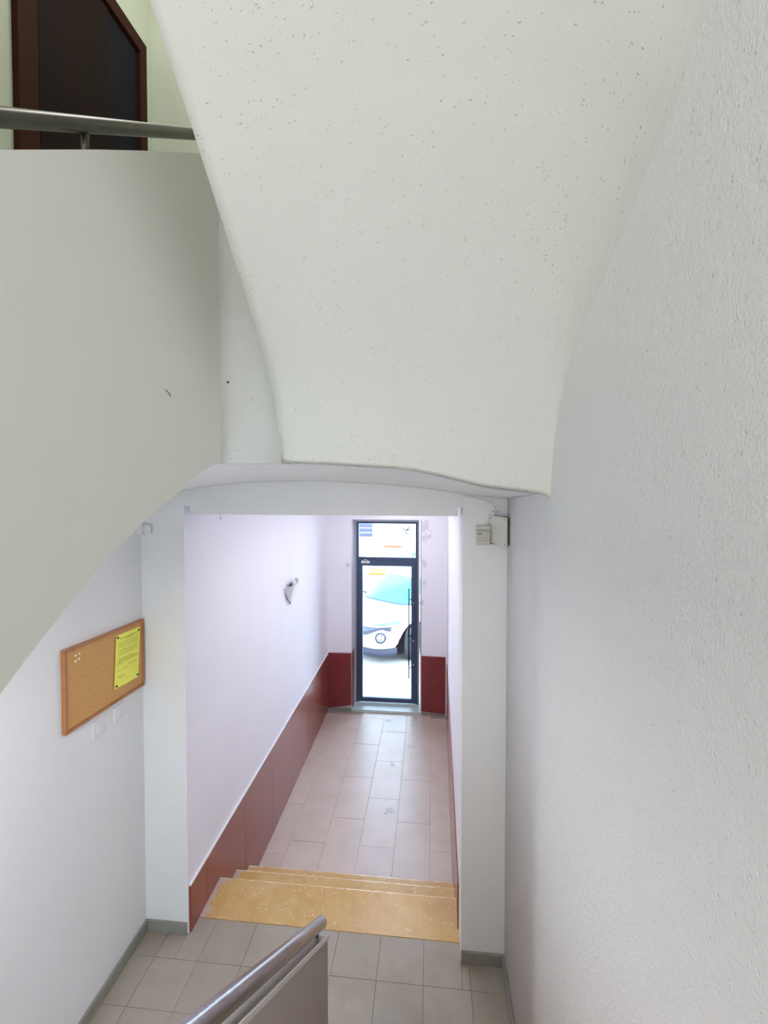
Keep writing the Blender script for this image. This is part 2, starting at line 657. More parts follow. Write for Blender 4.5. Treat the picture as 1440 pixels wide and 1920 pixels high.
YEND = -0.9
bm = new_bm()
prism(bm, [(YEND, par_z(YEND) - 0.02 - 1.2), (YEND, par_z(YEND) - 0.02), (1.872, par_z(1.872) - 0.02), (1.872, ZL + 0.0), (1.5, ZL)], 'x', -0.492, -0.424)
par = struct(link('wall_stair_parapet', bm, PAR_GREY, bevel=0.003))
bm = new_bm()
prism(bm, [(YEND, par_z(YEND) - 0.02), (YEND, par_z(YEND)), (1.876, par_z(1.876)), (1.876, par_z(1.876) - 0.02)], 'x', -0.4955, -0.4245)
cp = link('stone_cap', bm, CAP, par, bevel=0.002)
bm = new_bm()
prism(bm, [(YEND, par_z(YEND) - 0.02), (YEND, par_z(YEND) + 0.002), (1.876, par_z(1.876) + 0.002), (1.876, par_z(1.876) - 0.02)], 'x', -0.4245, -0.4195)
prism(bm, [(1.876, par_z(1.876) - 0.02), (1.876, par_z(1.876) + 0.002), (1.883, par_z(1.883) + 0.002), (1.883, par_z(1.883) - 0.02)], 'x', -0.4955, -0.4195)
link('cap_edge', bm, CAPEDGE, par, bevel=0.002)
st = struct(empty('stair_flight', (0, 0, 0)))
y, z = 1.83, ZL
while z < 2.1:
    z += 0.19
    bm = new_bm(); box(bm, -0.424, XR, y - 0.25, y, z - 0.19, z)
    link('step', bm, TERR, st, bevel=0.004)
    y -= 0.25
bm = new_bm(); box(bm, XW, XR, -1.9, y, z - 0.2, z)
struct(link('floor_half_landing', bm, T_LAND))

# ------------------------------------------------------------------ floors with single tiles
def tile(bmw, x0, x1, y0, y1, z, t=0.012, ch=0.0008):
    lo = [bmw.verts.new(p) for p in ((x0, y0, z - t), (x1, y0, z - t), (x1, y1, z - t), (x0, y1, z - t))]
    mi = [bmw.verts.new(p) for p in ((x0, y0, z - ch), (x1, y0, z - ch), (x1, y1, z - ch), (x0, y1, z - ch))]
    up = [bmw.verts.new(p) for p in ((x0 + ch, y0 + ch, z), (x1 - ch, y0 + ch, z), (x1 - ch, y1 - ch, z), (x0 + ch, y1 - ch, z))]
    for a, b in ((lo, mi), (mi, up)):
        for i in range(4):
            j = (i + 1) % 4
            bmw.faces.new([a[i], a[j], b[j], b[i]])
    bmw.faces.new(up)
    bmw.faces.new(list(reversed(lo)))


bm = new_bm(); box(bm, XW, XR, -1.0, YP, 0.2, ZL - 0.003); box(bm, OPL, OPR, YP, YT, 0.2, ZL - 0.003)
fl = struct(link('floor_landing', bm, GROUT))
g = 0.0008
xs = [XW] + [-0.036 + 0.247 * k for k in range(-6, 2)] + [XR]
yr = [YT - 0.247 * k for k in range(0, 14)]
for b_, a_ in zip(yr, yr[1:]):
    for x0, x1 in zip(xs, xs[1:]):
        if x1 - x0 < 0.03:
            continue
        X0, X1, Y0, Y1 = x0, x1, a_, b_
        if Y1 > YP:      # row reaching into the opening
            if X1 <= OPL or X0 >= OPR:
                Y1 = YP
            elif X0 < OPL or X1 > OPR:
                # split at the jamb: a narrow piece stays in front of the wall
                if X0 < OPL:
                    bm = new_bm(); tile(bm, X0 + g, OPL - g, Y0 + g, YP, ZL)
                    link('tile', bm, T_LAND, fl)
                    X0 = OPL
                if X1 > OPR:
                    bm = new_bm(); tile(bm, OPR + g, X1 - g, Y0 + g, YP, ZL)
                    link('tile', bm, T_LAND, fl)
                    X1 = OPR
        if Y0 < 1.83 and X1 > -0.40:
            continue
        bm = new_bm(); tile(bm, X0 + g, X1 - g, Y0 + g, Y1 - g, ZL + RNG.uniform(-0.0006, 0.0006))
        link('tile', bm, T_LAND, fl)

# steps down into the corridor: yellow terrazzo slabs
es = struct(empty('entrance_steps', (0, 0, 0)))
NOSE = [(YT, 2.932, 0.50), (2.90, 3.190, 0.335), (3.16, 3.425, 0.168)]
for (y0, y1, z) in NOSE:
    bm = new_bm()
    # slab with a rounded nosing
    prof = [(y0 + 0.002, z - 0.03), (y0 + 0.002, z)] + [(y1 - 0.012 + 0.012 * math.sin(a_), z - 0.012 + 0.012 * math.cos(a_)) for a_ in [math.pi / 2 * i / 6 for i in range(7)]] + [(y1, z - 0.03)]
    prism(bm, prof, 'x', CX0, cxr(3.0) - 0.004)
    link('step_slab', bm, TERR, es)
    bm = new_bm(); box(bm, CX0, cxr(3.0) - 0.004, y0, y1 - 0.025, z - 0.20 if z > 0.2 else 0.0, z - 0.03)
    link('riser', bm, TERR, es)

# corridor floor
Y_END = 6.2
bm = new_bm()
prism(bm, [(CX0, 3.3), (cxr(3.3), 3.3), (cxr(6.2), 6.2), (-0.13, 6.24), (-1.05, 6.24), (CX0, 6.2)], 'z', -0.10, -0.003)
fc = struct(link('floor_corridor', bm, simple('pale_grout', (168, 156, 148), 0.9)))
colx = [CX0] + [-0.004 - 0.302 * k for k in range(4, -1, -1)] + [0.30]
for ci, (x0, x1) in enumerate(zip(colx, colx[1:])):
    off = 3.905 if ci % 2 == 1 else 3.605
    if ci == 0:
        off = 3.75
    k = off - 0.61 * 2
    while k < 6.25:
        a_, b_ = max(k, 3.40), min(k + 0.61, 6.26)
        k += 0.61
        if b_ - a_ < 0.03:
            continue
        X1 = min(x1, cxr((a_ + b_) / 2) - 0.001)
        # end row follows the splayed ends
        if b_ > 6.05:
            b_ = 6.12 if (x0 < -1.06 or x1 > 0.1) else 6.21
            if b_ - a_ < 0.03:
                continue
        bm = new_bm(); tile(bm, x0 + 0.001, X1 - 0.001, a_ + 0.001, b_ - 0.001, RNG.uniform(-0.0008, 0.0008), ch=0.001)
        link('tile', bm, T_COR, fc)

# ------------------------------------------------------------------ corridor walls
bm = new_bm(); box(bm, CX0 - 0.2, CX0, YP + 0.18, 6.45, -0.2, 3.2)
wcl = struct(link('wall_corridor_left', bm, PLA_COR))
bm = new_bm()
prism(bm, [(cxr(YP), YP + 0.18), (cxr(6.45), 6.45), (0.5, 6.45), (0.5, YP + 0.18)], 'z', -0.2, 3.2)
wcr = struct(link('wall_corridor_right', bm, PLA_COR))
# jamb linings of the opening, lit from the corridor
bm = new_bm(); box(bm, OPL, CX0, YP, YP + 0.18, ZL, OPT)
struct(link('trim_2', bm, PLA_COR, bevel=0.001))
bm = new_bm(); box(bm, CX0 - 0.2, 0.5, YP + 0.18, 6.6, 3.02, 3.3)
struct(link('ceiling_corridor', bm, PLA_COR))

# wainscot panels: left wall
px = [2.545, 2.745, 3.345, 3.945, 4.545, 5.145, 6.186]
WT = 0.775
for a_, b_ in zip(px, px[1:]):
    bm = new_bm(); box(bm, CX0, CX0 + 0.012, a_ + 0.0015, b_ - 0.0015, 0.0, WT)
    link('panel', bm, MARBLE, wcl, bevel=0.001)
bm = new_bm(); box(bm, CX0, CX0 + 0.014, 2.545, 6.186, WT, WT + 0.008)
link('panel_edge', bm, WHITEPL, wcl)
# right wall
a_ = 2.72
while a_ < 5.95:
    b_ = min(a_ + 0.6, 6.0)
    bm = new_bm()
    prism(bm, [(cxr(a_) - 0.010, a_ + 0.001), (cxr(b_) - 0.010, b_ - 0.001), (cxr(b_) + 0.01, b_ - 0.001), (cxr(a_) + 0.01, a_ + 0.001)], 'z', 0.0, WT)
    link('panel', bm, MARBLE, wcr, bevel=0.001)
    a_ = b_
# end wall, slightly splayed towards the door recess
EL = [(CX0 - 0.2, 6.20), (CX0, 6.20), (-1.07, 6.22), (-1.062, 6.39), (-1.062, 6.62), (CX0 - 0.2, 6.62)]
ER = [(0.6, 6.20), (0.208, 6.20), (-0.125, 6.21), (-0.150, 6.39), (-0.150, 6.62), (0.6, 6.62)]
bm = new_bm()
prism(bm, EL, 'z', -0.2, 3.3)
prism(bm, ER, 'z', -0.2, 3.3)
prism(bm, [(-1.075, 6.25), (-0.12, 6.25), (-0.12, 6.62), (-1.075, 6.62)], 'z', 2.60, 3.3)
wst = struct(link('wall_street', bm, PLA_END))


def end_panel(x0, x1, z0, z1, top):
    bm = new_bm()
    prism(bm, [(x0, z0), (x1, z1), (x1, top), (x0, top)], 'y', 6.186, 6.222)
    return bm


link('panel', end_panel(CX0 + 0.0145, -1.072, 0.040, 0.085, 0.790), MARBLE_D, wst, bevel=0.003)
link('panel', end_panel(-0.128, 0.190, 0.050, 0.030, 0.790), MARBLE_D, wst, bevel=0.003)
link('skirting', end_panel(CX0 + 0.0145, -1.072, 0.0, 0.0, 0.038), BASEB, wst)
link('skirting', end_panel(-0.128, 0.190, 0.0, 0.0, 0.028), BASEB, wst)
bm = new_bm(); box(bm, -1.062, -1.056, 6.23, 6.38, 0.04, 0.80)
link('reveal_panel', bm, MARBLE_D, wst)
# threshold
bm = new_bm()
prism(bm, [(6.20, -0.02), (6.20, 0.028), (6.38, 0.04), (6.62, 0.03), (6.62, -0.1)], 'x', -1.07, -0.13)
struct(link('floor_threshold', bm, simple('pale_stone_threshold', (206, 226, 226), 0.3), bevel=0.002))

# skirting of the landing
SK = 0.066
bm = new_bm(); box(bm, XW, XW + 0.014, 0.2, YP, ZL, ZL + SK)
struct(link('baseboard_left', bm, BASEB, bevel=0.003))
bm = new_bm(); box(bm, XW + 0.014, OPL - 0.001, YP - 0.014, YP, ZL, ZL + SK)
struct(link('baseboard_portal_left', bm, BASEB, bevel=0.003))
bm = new_bm(); box(bm, OPR + 0.001, XR - 0.014, YP - 0.014, YP, ZL, ZL + SK)
struct(link('baseboard_portal_right', bm, BASEB, bevel=0.003))
bm = new_bm(); box(bm, XR - 0.014, XR, 1.84, YP, ZL, ZL + SK)
struct(link('baseboard_right', bm, BASEB, bevel=0.003))

# ------------------------------------------------------------------ entrance door
dr = struct(empty('door_1', (-0.61, 6.40, 0.04)))
kids = []


def dpart(name, bm, mat, parent=None, **k):
    o = link(name, bm, mat, parent or dr, **k)
    if parent is None:
        kids.append(o)
    return o


YD = 6.40
# outer aluminium casing
bm = new_bm()
box(bm, -1.052, -1.030, YD - 0.01, YD + 0.07, 0.04, 2.585)
box(bm, -0.182, -0.160, YD - 0.01, YD + 0.07, 0.04, 2.585)
box(bm, -1.030, -0.182, YD - 0.01, YD + 0.07, 2.560, 2.585)
dpart('casing', bm, ALU, bevel=0.002)
# fixed frame with transom
bm = new_bm()
box(bm, -1.030, -0.998, YD, YD + 0.06, 0.04, 2.560)
box(bm, -0.214, -0.182, YD, YD + 0.06, 0.04, 2.560)
box(bm, -0.998, -0.214, YD, YD + 0.06, 2.530, 2.560)
box(bm, -0.998, -0.214, YD, YD + 0.06, 2.030, 2.066)
dpart('door_frame', bm, ALU_DARK, bevel=0.002)
bm = new_bm(); box(bm, -0.998, -0.214, YD + 0.025, YD + 0.031, 2.066, 2.530)
dpart('transom_pane', bm, GLASS)
# leaf
bm = new_bm()
box(bm, -1.000, -0.945, YD - 0.005, YD + 0.045, 0.05, 2.028)
box(bm, -0.272, -0.212, YD - 0.005, YD + 0.045, 0.05, 2.028)
box(bm, -0.945, -0.272, YD - 0.005, YD + 0.045, 1.945, 2.028)
box(bm, -0.945, -0.272, YD - 0.005, YD + 0.045, 0.05, 0.108)
leaf = dpart('door_leaf', bm, ALU_DARK, bevel=0.002)
bm = new_bm(); box(bm, -0.945, -0.272, YD + 0.017, YD + 0.023, 0.108, 1.945)
dpart('door_pane', bm, GLASS)
# long pull bar with its arm
bm = new_bm()
tube(bm, [(-0.301, YD - 0.06, 0.42), (-0.301, YD - 0.06, 1.655)], 0.0085, 12)
tube(bm, [(-0.262, YD - 0.004, 1.50), (-0.301, YD - 0.06, 1.50)], 0.006, 8)
tube(bm, [(-0.262, YD - 0.004, 0.56), (-0.301, YD - 0.06, 0.56)], 0.006, 8)
dpart('pull_bar', bm, simple('dark_pull_bar', (26, 24, 44), 0.6, 0, 0, 30, 0.2), smooth=True)
bm = new_bm(); box(bm, -0.322, -0.258, YD - 0.03, YD - 0.005, 0.985, 1.000)
dpart('latch_lever', bm, BLACK, bevel=0.003)
for zz in (1.448, 0.925, 0.595):
    bm = new_bm(); lathe(bm, [(0.011, -0.014), (0.012, -0.006), (0.012, 0.0)], (-0.242, YD - 0.005, zz), 'y', 14)
    dpart('lock_rose', bm, CHROME, smooth=True)
bm = new_bm(); box(bm, -0.96, -0.84, YD - 0.032, YD - 0.005, 1.985, 2.012); tube(bm, [(-0.85, YD - 0.04, 2.012), (-0.90, YD - 0.05, 2.04), (-0.96, YD - 0.05, 2.01)], 0.006, 8)
dpart('door_closer', bm, WHITEPL, bevel=0.003)
local(dr, kids)

# small white bell box beside the door frame
e = empty('bell_box', (-1.10, 6.20, 1.96))
bm = new_bm(); box(bm, -1.135, -1.085, 6.165, 6.205, 1.975, 2.03)
p1 = link('housing', bm, WHITEPL, e, bevel=0.008, segs=3)
bm = new_bm(); lathe(bm, [(0.008, -0.006), (0.008, 0.0)], (-1.11, 6.165, 2.0), 'y', 12)
p2 = link('button', bm, GREYPL, e)
local(e, [p1, p2])
tag(e, 'small white plastic bell box on the wall just left of the entrance door frame', 'bell')

# ------------------------------------------------------------------ upper door on the left wall
ud = struct(empty('door_2', (XW, 2.17, 3.52)))
k2 = []
bm = new_bm()
prism(bm, [(1.747, 3.52), (1.747, 5.62), (2.605, 5.62), (2.605, 3.52), (2.545, 3.52), (2.545, 5.545), (1.845, 5.545), (1.845, 3.52)], 'x', XW, XW + 0.03)
k2.append(link('door_frame', bm, BROWNWOOD, ud, bevel=0.003))
bm = new_bm(); box(bm, XW, XW + 0.018, 1.860, 2.30, 3.53, 5.535)
k2.append(link('door_leaf', bm, DARKWOOD, ud, bevel=0.002))
bm = new_bm(); box(bm, XW, XW + 0.014, 2.302, 2.54, 3.53, 5.535)
k2.append(link('side_panel', bm, DARKGLASS, ud, bevel=0.002))
local(ud, k2)

# ------------------------------------------------------------------ handrails
def rail_obj(name, pts, r, mat, brackets, label, cat):
    e = empty(name, pts[0])
    ks = []
    bm = new_bm(); tube(bm, pts, r, 24)
    ks.append(link('rail_tube', bm, mat, e, smooth=False, bevel=0.003))
    for p in ks[0].data.polygons:
        p.use_smooth = len(p.vertices) == 4
    for a, b in brackets:
        bm = new_bm(); tube(bm, [a, b], 0.007, 10)
        ks.append(link('bracket', bm, mat, e, smooth=True))
    local(e, ks)
    return tag(e, label, cat)


def rz1(y):
    return 1.318 - 0.7615 * (y - 1.85)


rail_obj('handrail', [(-0.447, y, rz1(y)) for y in (-0.9, 0.0, 0.8, 1.4, 1.855)], 0.0235, STEEL,
         [((-0.452, y, par_z(y) - 0.004), (-0.449, y, rz1(y) - 0.01)) for y in (1.80, 0.9, 0.1)],
         'shiny brushed steel tube handrail with open end above the stair parapet at the bottom', 'handrail')


def rz2(y):
    return 3.666 + 0.675 * (y - 0.631)


rail_obj('handrail', [(-0.62, y, rz2(y)) for y in (-0.9, 0.0, 0.8, 1.24)], 0.0135, RAILDARK,
         [((-0.62, y, 3.581 + 0.668 * (y - 0.579) - 0.004), (-0.62, y, rz2(y) - 0.004)) for y in (0.80, 0.2)],
         'worn dark round handrail crossing in front of the dark door at upper left', 'handrail')

# ------------------------------------------------------------------ cork board, paper, pins
t = 0.022
cb = empty('cork_board', (XW, 2.21, 1.98))
CBY0, CBY1 = 1.935, 2.518
CBT = lambda y: 2.372 - 0.030 * (y - CBY0) / (CBY1 - CBY0)
CBB = lambda y: 1.985 - 0.024 * (y - CBY0) / (CBY1 - CBY0)
ks = []
fw = 0.013
bm = new_bm()
prism(bm, [(CBY0, CBB(CBY0)), (CBY1, CBB(CBY1)), (CBY1, CBB(CBY1) + fw), (CBY0, CBB(CBY0) + fw)], 'x', XW, XW + t)
prism(bm, [(CBY0, CBT(CBY0) - fw), (CBY1, CBT(CBY1) - fw), (CBY1, CBT(CBY1)), (CBY0, CBT(CBY0))], 'x', XW, XW + t)
prism(bm, [(CBY0, CBB(CBY0) + fw), (CBY0 + fw, CBB(CBY0) + fw), (CBY0 + fw, CBT(CBY0) - fw), (CBY0, CBT(CBY0) - fw)], 'x', XW, XW + t)
prism(bm, [(CBY1 - fw, CBB(CBY1) + fw), (CBY1, CBB(CBY1) + fw), (CBY1, CBT(CBY1) - fw), (CBY1 - fw, CBT(CBY1) - fw)], 'x', XW, XW + t)
ks.append(link('frame', bm, WOODFR, cb, bevel=0.0015))
bm = new_bm()
prism(bm, [(CBY0 + fw, CBB(CBY0) + fw), (CBY1 - fw, CBB(CBY1) + fw), (CBY1 - fw, CBT(CBY1) - fw), (CBY0 + fw, CBT(CBY0) - fw)], 'x', XW, XW + 0.014)
ks.append(link('cork_sheet', bm, CORK, cb))
local(cb, ks)
tag(cb, 'wood framed cork notice board hanging on the left wall', 'notice board')

# yellow sheet, slightly bowed
XC = XW + 0.0148
quad = {'tl': (2.283, 2.322), 'tr': (2.492, 2.309), 'bl': (2.262, 2.047), 'br': (2.470, 2.030)}


def paper_pt(u, v, off=0.0):
    """u across, v down"""
    a = Vector(quad['tl']).lerp(Vector(quad['tr']), u)
    b = Vector(quad['bl']).lerp(Vector(quad['br']), u)
    p = a.lerp(b, v)
    bow = 0.004 * math.sin(math.pi * u) * (0.4 + 0.6 * v) + 0.0035 * (1 - u) ** 6 + 0.0006
    return (XC + bow + off, p.x, p.y)


sh = empty('notice_sheet', (XC, 2.38, 2.03))
bm = new_bm()
A = [[paper_pt(i / 16, j / 12) for i in range(17)] for j in range(13)]
B = [[paper_pt(i / 16, j / 12, 0.0004) for i in range(17)] for j in range(13)]
va = grid_surface(bm, A)
vb = grid_surface(bm, B)
for j in range(12):
    for c in (0, 16):
        bm.faces.new([va[j][c], va[j + 1][c], vb[j + 1][c], vb[j][c]])
for i in range(16):
    for rr in (0, 12):
        bm.faces.new([va[rr][i], va[rr][i + 1], vb[rr][i + 1], vb[rr][i]])
s1 = link('paper', bm, PAPER, sh, smooth=False)
# rows of print too small to read in the photograph
bm = new_bm()
rows = [(0.09, 0.17, 0.93, 1.6), (0.115, 0.42, 0.66, 1.6)]
for v in (0.165, 0.195, 0.225, 0.255):
    rows.append((v, 0.10, 0.92, 0.8))
for v in (0.31, 0.34, 0.37, 0.40):
    rows.append((v, 0.10, 0.90 if v < 0.39 else 0.75, 0.9))
rows += [(0.475, 0.14, 0.72, 1.1), (0.505, 0.10, 0.92, 1.5), (0.54, 0.10, 0.92, 1.5), (0.575, 0.10, 0.30, 1.2),
         (0.625, 0.50, 0.88, 0.9), (0.655, 0.32, 0.88, 0.9), (0.69, 0.10, 0.50, 0.9), (0.80, 0.12, 0.36, 0.9), (0.83, 0.18, 0.42, 0.9)]
r2 = random.Random(3)
for v, u0, u1, w in rows:
    u = u0
    while u < u1:
        L = min(r2.uniform(0.03, 0.10), u1 - u)
        h = 0.0042 * w
        q = [paper_pt(u, v - h, 0.0007), paper_pt(u + L, v - h, 0.0007), paper_pt(u + L, v + h, 0.0007), paper_pt(u, v + h, 0.0007)]
        bm.faces.new([bm.verts.new(p) for p in q])
        u += L + 0.012
s2 = link('printed_lines', bm, INK, sh)
s2['kind'] = 'stuff'
local(sh, [s1, s2])
tag(sh, 'yellow sheet of printed text pinned to the right end of the cork board', 'notice')

PL = ['upper left', 'upper right', 'lower left', 'lower right']
for (u, v), nm in zip(((0.06, 0.045), (0.92, 0.055), (0.07, 0.955), (0.93, 0.945)), PL):
    p = paper_pt(u, v, 0.001)
    bm = new_bm(); lathe(bm, [(0.0015, 0.0), (0.0058, 0.001), (0.0050, 0.003), (0.0038, 0.0045), (0.0045, 0.0065)], p, 'x', 12)
    tag(link('pushpin', bm, PINDARK, smooth=False), 'dark pushpin through the %s corner of the yellow sheet' % nm, 'pushpin', 'dark pins holding the yellow sheet')
for (y, z), nm in zip(((2.004, 2.325), (2.027, 2.325), (2.003, 2.298), (2.025, 2.301)), PL):
    bm = new_bm(); lathe(bm, [(0.0015, 0.0), (0.0048, 0.001), (0.0042, 0.003), (0.0030, 0.0045), (0.0038, 0.0065)], (XW + 0.0142, y, z), 'x', 12)
    tag(link('pushpin', bm, PINWHITE, smooth=False), 'pale pushpin in the bare end of the cork board, %s of four' % nm, 'pushpin', 'pale spare pins on the cork board')


# ------------------------------------------------------------------ switches and boxes
def switch(y0, y1, z0, z1, label):
    e = empty('light_switch', (XW, (y0 + y1) / 2, z0))
    bm = new_bm(); box(bm, XW, XW + 0.010, y0, y1, z0, z1)
    a = link('plate', bm, WHITEPL, e, bevel=0.003, segs=3)
    m = (y0 + y1) / 2
    bm = new_bm()
    prism(bm, [(XW + 0.009, z0 + 0.018), (XW + 0.017, z0 + 0.018), (XW + 0.012, z1 - 0.016), (XW + 0.009, z1 - 0.016)], 'y', m - 0.018, m + 0.022)
    b = link('rocker', bm, WHITEPL, e, bevel=0.0015)
    local(e, [a, b])
    tag(e, label, 'light switch', 'white switches under the cork board')


switch(2.119, 2.207, 1.862, 1.944, 'white square rocker light switch below the cork board, the left and lower looking one')
switch(2.274, 2.357, 1.862, 1.940, 'white square rocker light switch below the yellow sheet, nearer the corner')

e = empty('junction_box', (XW, 2.53, 2.83))
bm = new_bm(); box(bm, XW, XW + 0.03, 2.497, YP - 0.002, 2.828, 2.888)
a = link('housing', bm, WHITEPL, e, bevel=0.003)
bm = new_bm(); box(bm, XW + 0.03, XW + 0.033, 2.505, 2.528, 2.838, 2.880)
b = link('lid', bm, WHITEPL, e, bevel=0.001)
bm = new_bm(); box(bm, XW + 0.031, XW + 0.07, 2.515, YP - 0.003, 2.833, 2.882)
c = link('front_cover', bm, WHITEPL, e, bevel=0.003)
local(e, [a, b, c])
tag(e, 'small white junction box in the wall corner just under the sloping balustrade edge', 'junction box')

# grey signal box with ribbed front and printed strip
e = empty('signal_box', (0.27, YP, 2.79))
ks = []
bm = new_bm(); box(bm, 0.236, 0.306, YP - 0.045, YP, 2.797, 2.900)
ks.append(link('housing', bm, IVORY, e, bevel=0.005, segs=3))
bm = new_bm(); box(bm, 0.238, 0.304, YP - 0.048, YP - 0.044, 2.876, 2.8795); box(bm, 0.240, 0.302, YP - 0.0475, YP - 0.044, 2.866, 2.868); box(bm, 0.240, 0.302, YP - 0.0475, YP - 0.044, 2.822, 2.8235)
box(bm, 0.240, 0.302, YP - 0.0475, YP - 0.044, 2.836, 2.8372)
ks.append(link('groove', bm, GREYPL, e))
bm = new_bm(); box(bm, 0.242, 0.262, YP - 0.0475, YP - 0.044, 2.8545, 2.8585)
ks.append(link('printed_strip', bm, BLACK, e))
local(e, ks)
tag(e, 'small ivory signal box with grooved front right of the corridor opening', 'signal box')

# square blank cover plate, standing proud and tilted in the corner
e = empty('cover_plate', (0.35, YP, 2.78), 0)
ks = []
p0, p1_ = Vector((0.305, 2.532, 0)), Vector((0.389, 2.450, 0))
bm = new_bm()
n = Vector((-0.70, -0.72, 0)).normalized() * 0.005
za, zb, zc, zd = 2.811, 2.790, 2.945, 2.955       # bottom left, bottom right, top right, top left
f = [(p0.x, p0.y, za), (p1_.x, p1_.y, zb), (p1_.x, p1_.y, zc), (p0.x, p0.y, zd)]
lo = [bm.verts.new(q) for q in f]
hi = [bm.verts.new((q[0] + n.x, q[1] + n.y, q[2])) for q in f]
bm.faces.new(lo); bm.faces.new(list(reversed(hi)))
for i in range(4):
    j = (i + 1) % 4
    bm.faces.new([lo[i], lo[j], hi[j], hi[i]])
ks.append(link('lid', bm, IVORY2, e, bevel=0.0015))
bm = new_bm()
prism(bm, [(0.305, YP), (p0.x + 0.01, p0.y), (p1_.x - 0.006, p1_.y + 0.01), (XR, 2.47), (XR, YP)], 'z', 2.80, 2.945)
ks.append(link('back_box', bm, GREYPL, e))
for u, v in ((0.12, 0.90), (0.88, 0.92), (0.12, 0.10), (0.88, 0.10)):
    q = p0.lerp(p1_, u)
    zz = za + (zb - za) * u + (v * ((zd + (zc - zd) * u) - (za + (zb - za) * u)))
    bm = new_bm()
    lathe(bm, [(0.0032, -0.0015), (0.0036, 0.002)], (q.x + n.x, q.y + n.y, zz), 'y', 10)
    ks.append(link('screw', bm, SCREW, e))
local(e, ks)
tag(e, 'blank pale square cover plate with corner screws in the right wall corner', 'cover plate')

# cable running along the head of the opening to the plate
bm = new_bm()
tube(bm, [(0.17, YP - 0.004, 3.052), (0.22, YP - 0.006, 3.046), (0.27, YP - 0.008, 3.033), (0.315, YP - 0.009, 3.014), (0.335, YP - 0.009, 2.99), (0.337, YP - 0.010, 2.945)], 0.0045, 8)
tag(link('cable', bm, WHITEPL, smooth=True), 'thin painted cable curving under the vault down to the cover plate', 'cable')
for x in (0.325, 0.352):
    bm = new_bm(); lathe(bm, [(0.003, -0.003), (0.003, 0.0)], (x, YP, 2.972), 'y', 8)
    tag(link('screw', bm, SCREW), 'tiny dark screw in the wall above the cover plate, %s of a pair' % ('left' if x < 0.34 else 'right'), 'screw', 'screws above the cover plate')

# hook hanging at the lintel
bm = new_bm()
tube(bm, [(-1.185, YP - 0.003, 2.950), (-1.186, YP - 0.004, 2.935), (-1.184, YP - 0.006, 2.925), (-1.176, YP - 0.008, 2.918), (-1.168, YP - 0.008, 2.920)], 0.003, 8)
tag(link('hook', bm, WHITEPL, smooth=True), 'small white curved hook under the left end of the opening head', 'hook')

# small marks on the stair walls: a nail and a bent fixing
bm = new_bm(); lathe(bm, [(0.0022, -0.006), (0.0026, 0.0)], (-0.556, 1.247, 3.41), 'y', 8)
tag(link('nail', bm, BLACK), 'tiny dark nail in the pale strip of wall between the two stair flights', 'nail')
bm = new_bm()
tube(bm, [(-0.569, 0.962, 3.337), (-0.566, 0.968, 3.331), (-0.566, 0.974, 3.330)], 0.0009, 6)
tube(bm, [(-0.569, 0.974, 3.330), (-0.566, 0.977, 3.324)], 0.0009, 6)
tag(link('nail', bm, GREYPL), 'thin bent nail in the smooth balustrade wall on the left', 'nail')

# wall sconce with a heart or shell shaped shade on the corridor's left wall
e = empty('wall_sconce', (CX0, 4.50, 1.95))
ks = []
bm = new_bm()
# shade outline (y,z), a rounded shield bulging into the corridor
out = [(-0.16, 0.055), (-0.155, 0.02), (-0.12, -0.04), (-0.06, -0.10), (-0.01, -0.125), (0.04, -0.09), (0.10, -0.02), (0.14, 0.05), (0.155, 0.085)]
NN = 10
P = []
for j in range(NN + 1):
    s = j / NN
    row = []
    for (yy, zz) in out:
        top_z = 0.06 + (yy + 0.16) / 0.315 * 0.03
        z_ = top_z + (zz - top_z) * s
        y_ = yy
        bulge = 0.085 * math.sqrt(max(0.0, 1 - (yy / 0.165) ** 2)) * (1 - 0.75 * s)
        row.append((CX0 + 0.004 + bulge, 4.50 + y_, 2.045 + z_))
    P.append(row)
grid_surface(bm, P)
o = link('shade', bm, SILVER, e, smooth=True)
sd = o.modifiers.new('solid', 'SOLIDIFY'); sd.thickness = 0.004
ks.append(o)
bm = new_bm(); box(bm, CX0, CX0 + 0.02, 4.44, 4.56, 2.02, 2.12)
ks.append(link('wall_plate', bm, CHROME, e, bevel=0.004))
bm = new_bm(); lathe(bm, [(0.014, 0.0), (0.016, 0.02), (0.024, 0.045), (0.018, 0.07), (0.006, 0.08)], (CX0 + 0.045, 4.52, 2.06), 'z', 14)
ks.append(link('bulb', bm, WHITEPL, e, smooth=True))
bm = new_bm(); tube(bm, [(CX0 + 0.015, 4.52, 2.06), (CX0 + 0.045, 4.52, 2.06)], 0.012, 10)
ks.append(link('lamp_holder', bm, CHROME, e, smooth=True))
bm = new_bm(); lathe(bm, [(0.004, -0.02), (0.009, -0.008), (0.005, 0.0)], (CX0 + 0.012, 4.495, 1.925), 'z', 10)
ks.append(link('finial', bm, CHROME, e, smooth=True))
local(e, ks)
tag(e, 'small pale shield shaped wall sconce on the white left wall of the corridor', 'wall lamp')

# ------------------------------------------------------------------ street outside
bm = new_bm(); box(bm, -14, 14, 6.62, 7.25, -0.4, 0.0)
sw = struct(link('floor_pavement', bm, ASPHALT))
bm = new_bm(); box(bm, -14, 14, 7.25, 12.0, -0.5, -0.147)
struct(link('floor_street', bm, ASPH2))
bm = new_bm(); box(bm, -14, 14, 12.0, 13.6, -0.4, 0.02)
struct(link('floor_far_pavement', bm, ASPHALT))
for k in range(-5, 6):
    bm = new_bm(); box(bm, k * 1.0 - 0.5 + 0.004, k * 1.0 + 0.5 - 0.004, 7.13, 7.27, -0.2, 0.006)
    link('kerb_stone', bm, ASPHALT, sw, bevel=0.012)
